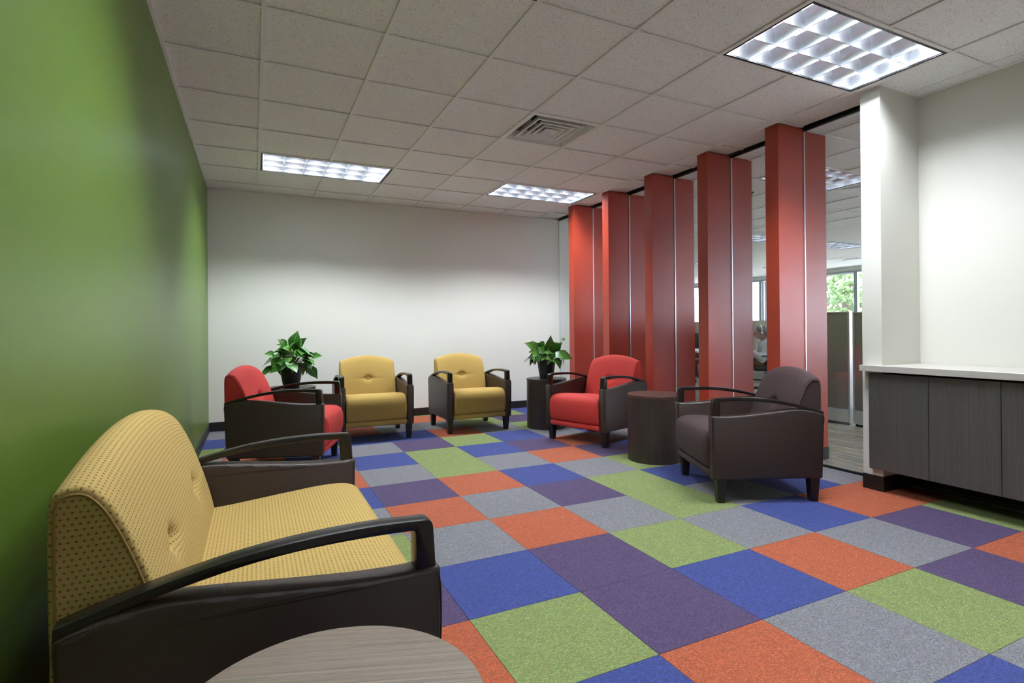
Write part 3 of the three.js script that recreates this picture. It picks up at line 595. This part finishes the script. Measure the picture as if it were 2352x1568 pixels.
// outside the windows
{
  std('paving', { color: 0x8f8b82, roughness: 1 }); std('bark', { color: 0x5b4a3a, roughness: 1 }); std('tree_leaf', { color: 0x587040, roughness: 0.9 });
  std('brick_far', { color: 0x9c6f64, roughness: 0.9 }); std('roof_far', { color: 0x6a6a6e, roughness: 0.8 }); std('window_far', { color: 0x4c5a66, roughness: 0.2 });
  const gr = mesh('ground', box(OX + 0.2, 70, -0.6, -0.3, -60, 40), M.paving); gr.userData.kind = 'structure'; gr.userData.label = 'sunlit ground outside the office windows';
  const t = group('tree', 22, -0.3, -14.4); tag(t, 'leafy tree outside the office windows', 'tree');
  mesh('trunk', tube([[0, 0, 0], [0.05, 1, 0.03], [0, 2.2, 0], [0.1, 3.2, 0.1]], 0.12, 12, 8), M.bark, t);
  const leaf = new THREE.IcosahedronGeometry(0.11, 0).scale(1, 0.45, 1), im = new THREE.InstancedMesh(leaf, M.tree_leaf, 420), m4 = new THREE.Matrix4(), e = new THREE.Euler();
  for (let i = 0; i < 900; i++) { const c = i % 6, cx = [0, 0.7, -0.6, 0.3, -0.3, 0.1][c], cy = [2.6, 2.3, 2.4, 3.3, 3.1, 3.9][c], cz = [0, 0.5, -0.4, -0.6, 0.6, 0][c], a = rnd() * 6.28, b = Math.acos(rr(-1, 1)), r = 0.75 * Math.cbrt(rnd()); e.set(rr(0, 3), rr(0, 3), rr(0, 3)); m4.makeRotationFromEuler(e).setPosition(cx + r * Math.sin(b) * Math.cos(a), cy + r * Math.cos(b), cz + r * Math.sin(b) * Math.sin(a)); im.setMatrixAt(i, m4); }
  im.name = 'foliage'; im.userData.kind = 'stuff'; t.add(im);
  const b = group('distant_building', 44, -0.3, -25.5); tag(b, 'low brick building seen far outside the office windows', 'building');
  mesh('wall', box(-3, 3, 0, 3.4, -5, 5), M.brick_far, b); mesh('roof', box(-3.2, 3.2, 3.4, 3.7, -5.2, 5.2), M.roof_far, b);
  for (let k = -2; k <= 2; k++) mesh('window', box(-3.03, -2.98, 1.1, 2.5, k * 1.9 - 0.6, k * 1.9 + 0.6), M.window_far, b);
}
// cubicle partitions
std('partition_grey', { color: 0x6c675e, roughness: 0.95, bumpMap: weave, bumpScale: 0.0006 });
std('partition_beige', { color: 0xb9b5a0, roughness: 0.95, bumpMap: weave, bumpScale: 0.0006 });
std('aluminium', { color: 0xb4b8b6, roughness: 0.35, metalness: 0.7 });
std('base_metal', { color: 0xa9ada8, roughness: 0.45, metalness: 0.3 });
function partition(x, z, turn, len, h, mat, label) {
  const g = group('cubicle_partition', x, 0, z, turn); tag(g, label, 'partition');
  mesh('fabric_panel', box(-0.028, 0.028, 0.18, h - 0.012, 0.022, len - 0.022), mat, g);
  mesh('base_panel', box(-0.032, 0.032, 0.03, 0.178, 0.0, len), M.base_metal, g);
  mesh('top_cap', box(-0.033, 0.033, h - 0.012, h, 0, len), M.aluminium, g);
  for (const a of [0, len - 0.02]) mesh('post', box(-0.034, 0.034, 0.03, h - 0.012, a, a + 0.02, 0.003), M.aluminium, g);
  mesh('foot', box(-0.02, 0.02, 0, 0.03, 0.02, len - 0.02), M.base_black, g);
}
partition(6.07, -3.905, Math.PI + 0.1, 0.85, 1.285, M.partition_grey, 'dark grey cubicle partition half hidden by the nearest red fin');
partition(6.055, -3.855, -0.12, 1.25, 1.275, M.partition_grey, 'dark grey cubicle partition running behind the white pier');
partition(9.6, -11.2, 0, 2.2, 1.27, M.partition_beige, 'beige cubicle partition beyond the empty office chair');
partition(9.6, -8.96, 0, 2.2, 1.27, M.partition_beige, 'beige cubicle partition behind the seated person');
// sprinkler
{
  const g = group('sprinkler_head', 5.33, H, -4.62); tag(g, 'small sprinkler head hanging from the office ceiling', 'sprinkler');
  mesh('escutcheon', lathe([[0, -0.002], [0.036, -0.002], [0.03, -0.012], [0, -0.014]], 24), M.track_black, g);
  mesh('stem', new THREE.CylinderGeometry(0.008, 0.008, 0.03, 10).translate(0, -0.026, 0), M.track_black, g);
  mesh('deflector', new THREE.CylinderGeometry(0.024, 0.024, 0.003, 20).translate(0, -0.042, 0), M.track_black, g);
}
// office chairs, desk, monitor, person
std('chair_black', { color: 0x17181a, roughness: 0.8 }); std('chair_metal', { color: 0x2a2b2d, roughness: 0.4, metalness: 0.5 });
function officeChair(x, z, turn, label) {
  const g = group('office_chair', x, 0, z, turn); tag(g, label, 'office chair', 'office chairs');
  mesh('seat', new RoundedBoxGeometry(0.5, 0.075, 0.48, 4, 0.035).translate(0, 0.43, 0), M.chair_black, g);
  const b = new RoundedBoxGeometry(0.46, 0.52, 0.05, 4, 0.024); { const p = b.attributes.position; for (let i = 0; i < p.count; i++) p.setZ(i, p.getZ(i) - 0.06 * (1 - (p.getX(i) / 0.23) ** 2)); b.computeVertexNormals(); }
  mesh('backrest', b.translate(0, 0.76, -0.22), M.chair_black, g);
  mesh('spine', tube([[0, 0.4, -0.14], [0, 0.42, -0.28], [0, 0.6, -0.3], [0, 0.8, -0.29]], 0.016, 16, 8), M.chair_metal, g);
  mesh('gas_lift', new THREE.CylinderGeometry(0.025, 0.03, 0.31, 16).translate(0, 0.24, 0), M.chair_metal, g);
  for (const s of [-1, 1]) { const a = mesh('arm', tube([[s * 0.2, 0.41, 0], [s * 0.28, 0.42, 0], [s * 0.285, 0.55, -0.01], [s * 0.28, 0.63, 0]], 0.013, 16, 8), M.chair_metal, g); mesh('arm_pad', new RoundedBoxGeometry(0.07, 0.025, 0.24, 3, 0.011).translate(s * 0.28, 0.645, 0.02), M.chair_black, a); }
  for (let k = 0; k < 5; k++) { const a = k * Math.PI * 2 / 5, c = Math.cos(a), s = Math.sin(a); const spoke = mesh('spoke', tube([[0, 0.1, 0], [c * 0.15, 0.095, s * 0.15], [c * 0.3, 0.075, s * 0.3]], 0.016, 8, 8), M.chair_metal, g); mesh('caster', new THREE.CylinderGeometry(0.028, 0.028, 0.04, 16).rotateX(Math.PI / 2).rotateY(-a + Math.PI / 2).translate(c * 0.3, 0.028, s * 0.3), M.chair_black, spoke); }
  return g;
}
const PX = 7.79, PZ = -6.47, PT = -2.2;   // the person's seat and heading
officeChair(PX, PZ, PT, 'black office chair under the person in the grey hoodie');
officeChair(8.35, -8.67, 2.6, 'empty black office chair in the office, standing away from the person');
{
  std('desk_white', { color: 0xd8d6d0, roughness: 0.4 });
  const fx = Math.sin(PT), fz = Math.cos(PT);
  const d = group('office_desk', PX + fx * 0.82, 0, PZ + fz * 0.82, PT); tag(d, 'plain white office desk in front of the seated person', 'desk');
  mesh('desk_top', box(-0.75, 0.75, 0.705, 0.735, -0.35, 0.35, 0.004), M.desk_white, d);
  for (const sx of [-1, 1]) for (const sz of [-1, 1]) mesh('leg', box(sx * 0.7 - 0.025, sx * 0.7 + 0.025, 0, 0.705, sz * 0.3 - 0.025, sz * 0.3 + 0.025), M.aluminium, d);
  const m = group('computer_monitor', PX + fx * 0.92, 0.735, PZ + fz * 0.92, PT); tag(m, 'white computer monitor on the desk of the seated person', 'monitor');
  mesh('screen_case', new RoundedBoxGeometry(0.52, 0.32, 0.035, 3, 0.012).translate(0, 0.27, 0), M.desk_white, m);
  mesh('screen', box(-0.245, 0.245, 0.125, 0.415, -0.0195, -0.0178), M.screen_dark, m);
  mesh('neck', box(-0.03, 0.03, 0.01, 0.2, 0.012, 0.035), M.desk_white, m); mesh('foot', new THREE.CylinderGeometry(0.11, 0.12, 0.012, 32).translate(0, 0.006, 0.02), M.desk_white, m);
}
{
  // seated person, facing +z in own axes; joints with radii, joined by a smooth minimum
  const V = (x, y, z) => new THREE.Vector3(x, y, z);
  const cap = (p, a, b, ra, rb) => { const pa = p.clone().sub(a), ba = b.clone().sub(a), h = Math.max(0, Math.min(1, pa.dot(ba) / ba.lengthSq())); return pa.sub(ba.multiplyScalar(h)).length() - (ra + (rb - ra) * h); };
  const smin = (a, b, k) => { const h = Math.max(k - Math.abs(a - b), 0) / k; return Math.min(a, b) - h * h * k * 0.25; };
  const field = (parts, p, k) => parts.reduce((d, q) => smin(d, typeof q === 'function' ? q(p) : cap(p, ...q), k), 9);
  function surface(parts, lo, hi, cell, k) {
    const size = Math.max(hi[0] - lo[0], hi[1] - lo[1], hi[2] - lo[2]), n = Math.ceil(size / cell) + 3, mc = new MarchingCubes(n, M.chair_black, false, false, 60000);
    const half = size / 2 * (1 + 3 / n), c = [0, 1, 2].map((i) => (lo[i] + hi[i]) / 2), p = new THREE.Vector3();
    mc.isolation = 0;
    for (let z = 0; z < n; z++) for (let y = 0; y < n; y++) for (let x = 0; x < n; x++) { p.set(c[0] + (x - n / 2) / (n / 2) * half, c[1] + (y - n / 2) / (n / 2) * half, c[2] + (z - n / 2) / (n / 2) * half); mc.field[x + y * n + z * n * n] = -field(parts, p, k); }
    mc.update();
    const cnt = mc.count, g = new THREE.BufferGeometry();
    const pp = new Float32Array(mc.positionArray.slice(0, cnt * 3));
    for (let i = 0; i < cnt; i++) for (let q = 0; q < 3; q++) pp[3 * i + q] = pp[3 * i + q] * half + c[q];
    g.setAttribute('position', new THREE.BufferAttribute(pp, 3));
    const mg = mergeVertices(g, 1e-5); mg.computeVertexNormals();
    return mg.toNonIndexed();
  }
  const head = V(0, 1.03, 0.09), neck = V(0, 0.9, 0.03), chest = V(0, 0.76, -0.02), belly = V(0, 0.56, -0.04), hip = V(0, 0.5, -0.06);
  const ell = (c, rx, ry, rz) => (p) => { const q = p.clone().sub(c); const k0 = Math.hypot(q.x / rx, q.y / ry, q.z / rz), k1 = Math.hypot(q.x / rx / rx, q.y / ry / ry, q.z / rz / rz); return k1 < 1e-6 ? -rx : k0 * (k0 - 1) / k1; };
  const arms = [], legs = [], sleeves = [];
  for (const s of [-1, 1]) {
    const sh = V(s * 0.17, 0.82, -0.01), el = V(s * 0.22, 0.6, 0.12), wr = V(s * 0.13, 0.76, 0.34);
    arms.push([sh, el, 0.045, 0.036], [el, wr, 0.036, 0.024]); sleeves.push([V(s * 0.12, 0.82, -0.01), sh, 0.075, 0.07], [sh, el, 0.066, 0.056], [el, wr.clone().lerp(el, 0.1), 0.056, 0.04]);
    legs.push([V(s * 0.09, 0.5, -0.02), V(s * 0.12, 0.5, 0.4), 0.085, 0.058], [V(s * 0.12, 0.5, 0.4), V(s * 0.12, 0.09, 0.36), 0.056, 0.042], [V(s * 0.12, 0.06, 0.34), V(s * 0.13, 0.035, 0.52), 0.04, 0.03]);
  }
  const faceParts = [ell(head, 0.074, 0.105, 0.092), ell(V(0, 0.985, 0.12), 0.055, 0.055, 0.06), [neck, V(0, 0.99, 0.06), 0.05, 0.048], [V(0, 1.035, 0.178), V(0, 1.005, 0.196), 0.007, 0.012], [V(-0.02, 0.968, 0.176), V(0.02, 0.968, 0.176), 0.008, 0.008], ell(V(0.075, 1.02, 0.085), 0.012, 0.03, 0.02), ell(V(-0.075, 1.02, 0.085), 0.012, 0.03, 0.02)];
  const bodyParts = [...arms, ...legs, [chest, belly, 0.115, 0.11], [belly, hip, 0.11, 0.13], [chest, neck, 0.1, 0.05]];
  const hands = [-1, 1].map((s) => {
    const wr = V(s * 0.13, 0.76, 0.34), pm = V(s * 0.115, 0.752, 0.4), parts = [[wr, pm, 0.022, 0.03]];
    for (let k = 0; k < 4; k++) { const o = (k - 1.5) * 0.019, L = [0.07, 0.08, 0.076, 0.06][k], b = V(pm.x + o * 0.95, pm.y + 0.004, pm.z + 0.028), m = V(b.x, b.y + 0.004, b.z + L * 0.5), t = V(b.x, b.y - 0.016, b.z + L * 0.92); parts.push([b, m, 0.0092, 0.0084], [m, t, 0.0084, 0.007]); }
    parts.push([V(pm.x - s * 0.022, pm.y, pm.z - 0.01), V(pm.x - s * 0.05, pm.y - 0.006, pm.z + 0.03), 0.0105, 0.009], [V(pm.x - s * 0.05, pm.y - 0.006, pm.z + 0.03), V(pm.x - s * 0.055, pm.y - 0.012, pm.z + 0.055), 0.009, 0.007]);
    return surface(parts, [pm.x - 0.08, 0.7, 0.31], [pm.x + 0.08, 0.8, 0.53], 0.0045, 0.006);
  });
  const g = group('person', PX, 0, PZ, PT); tag(g, 'person in a grey hoodie seated in the office with back half turned', 'person');
  std('skin', { color: 0x8a5f48, roughness: 0.55 }); std('hair', { color: 0x1a1614, roughness: 0.6 }); std('hoodie', { color: 0xb3b6bc, roughness: 0.95, bumpMap: weave, bumpScale: 0.0008 }); std('trousers', { color: 0x1e2024, roughness: 0.9 }); std('band', { color: 0xd5d7da, roughness: 0.4 });
  mesh('body', mergeGeometries([surface([...faceParts, [chest, neck, 0.09, 0.05]], [-0.12, 0.8, -0.06], [0.12, 1.16, 0.24], 0.006, 0.02), surface(bodyParts, [-0.3, 0, -0.22], [0.3, 0.95, 0.58], 0.014, 0.05), ...hands]), M.skin, g);
  const hood = [ell(V(0, 0.885, -0.06), 0.13, 0.06, 0.08), [V(-0.08, 0.86, -0.04), V(0.08, 0.86, -0.04), 0.075, 0.075]];
  mesh('hoodie', surface([...sleeves, ...hood, [chest, belly, 0.15, 0.15], [belly, hip, 0.15, 0.165], [V(-0.09, 0.78, -0.02), V(0.09, 0.78, -0.02), 0.13, 0.13]], [-0.33, 0.34, -0.26], [0.33, 1.0, 0.4], 0.012, 0.06), M.hoodie, g);
  mesh('trousers', surface(legs.flatMap((l, i) => (i % 3 === 2 ? [] : [[l[0], l[1], l[2] + 0.014, l[3] + 0.016]])), [-0.24, 0.02, -0.14], [0.24, 0.62, 0.5], 0.012, 0.04), M.trousers, g);
  mesh('shoe', surface(legs.filter((l, i) => i % 3 === 2).map((l) => [l[0], l[1], l[2] + 0.012, l[3] + 0.008]), [-0.22, 0, 0.26], [0.22, 0.14, 0.6], 0.01, 0.02), M.trousers, g);
  mesh('hair', surface([ell(V(0, 1.062, 0.068), 0.088, 0.096, 0.098), ell(V(0, 1.0, -0.02), 0.06, 0.06, 0.05)], [-0.11, 0.9, -0.09], [0.11, 1.18, 0.19], 0.007, 0.03), M.hair, g);
  mesh('headset', merge([new THREE.TorusGeometry(0.096, 0.007, 8, 32, Math.PI).translate(0, 1.06, 0.085), new THREE.SphereGeometry(0.021, 12, 10).scale(0.5, 1, 1).translate(0.096, 1.03, 0.085), new THREE.SphereGeometry(0.021, 12, 10).scale(0.5, 1, 1).translate(-0.096, 1.03, 0.085)]), M.band, g);
}
renderer.render(scene, camera);
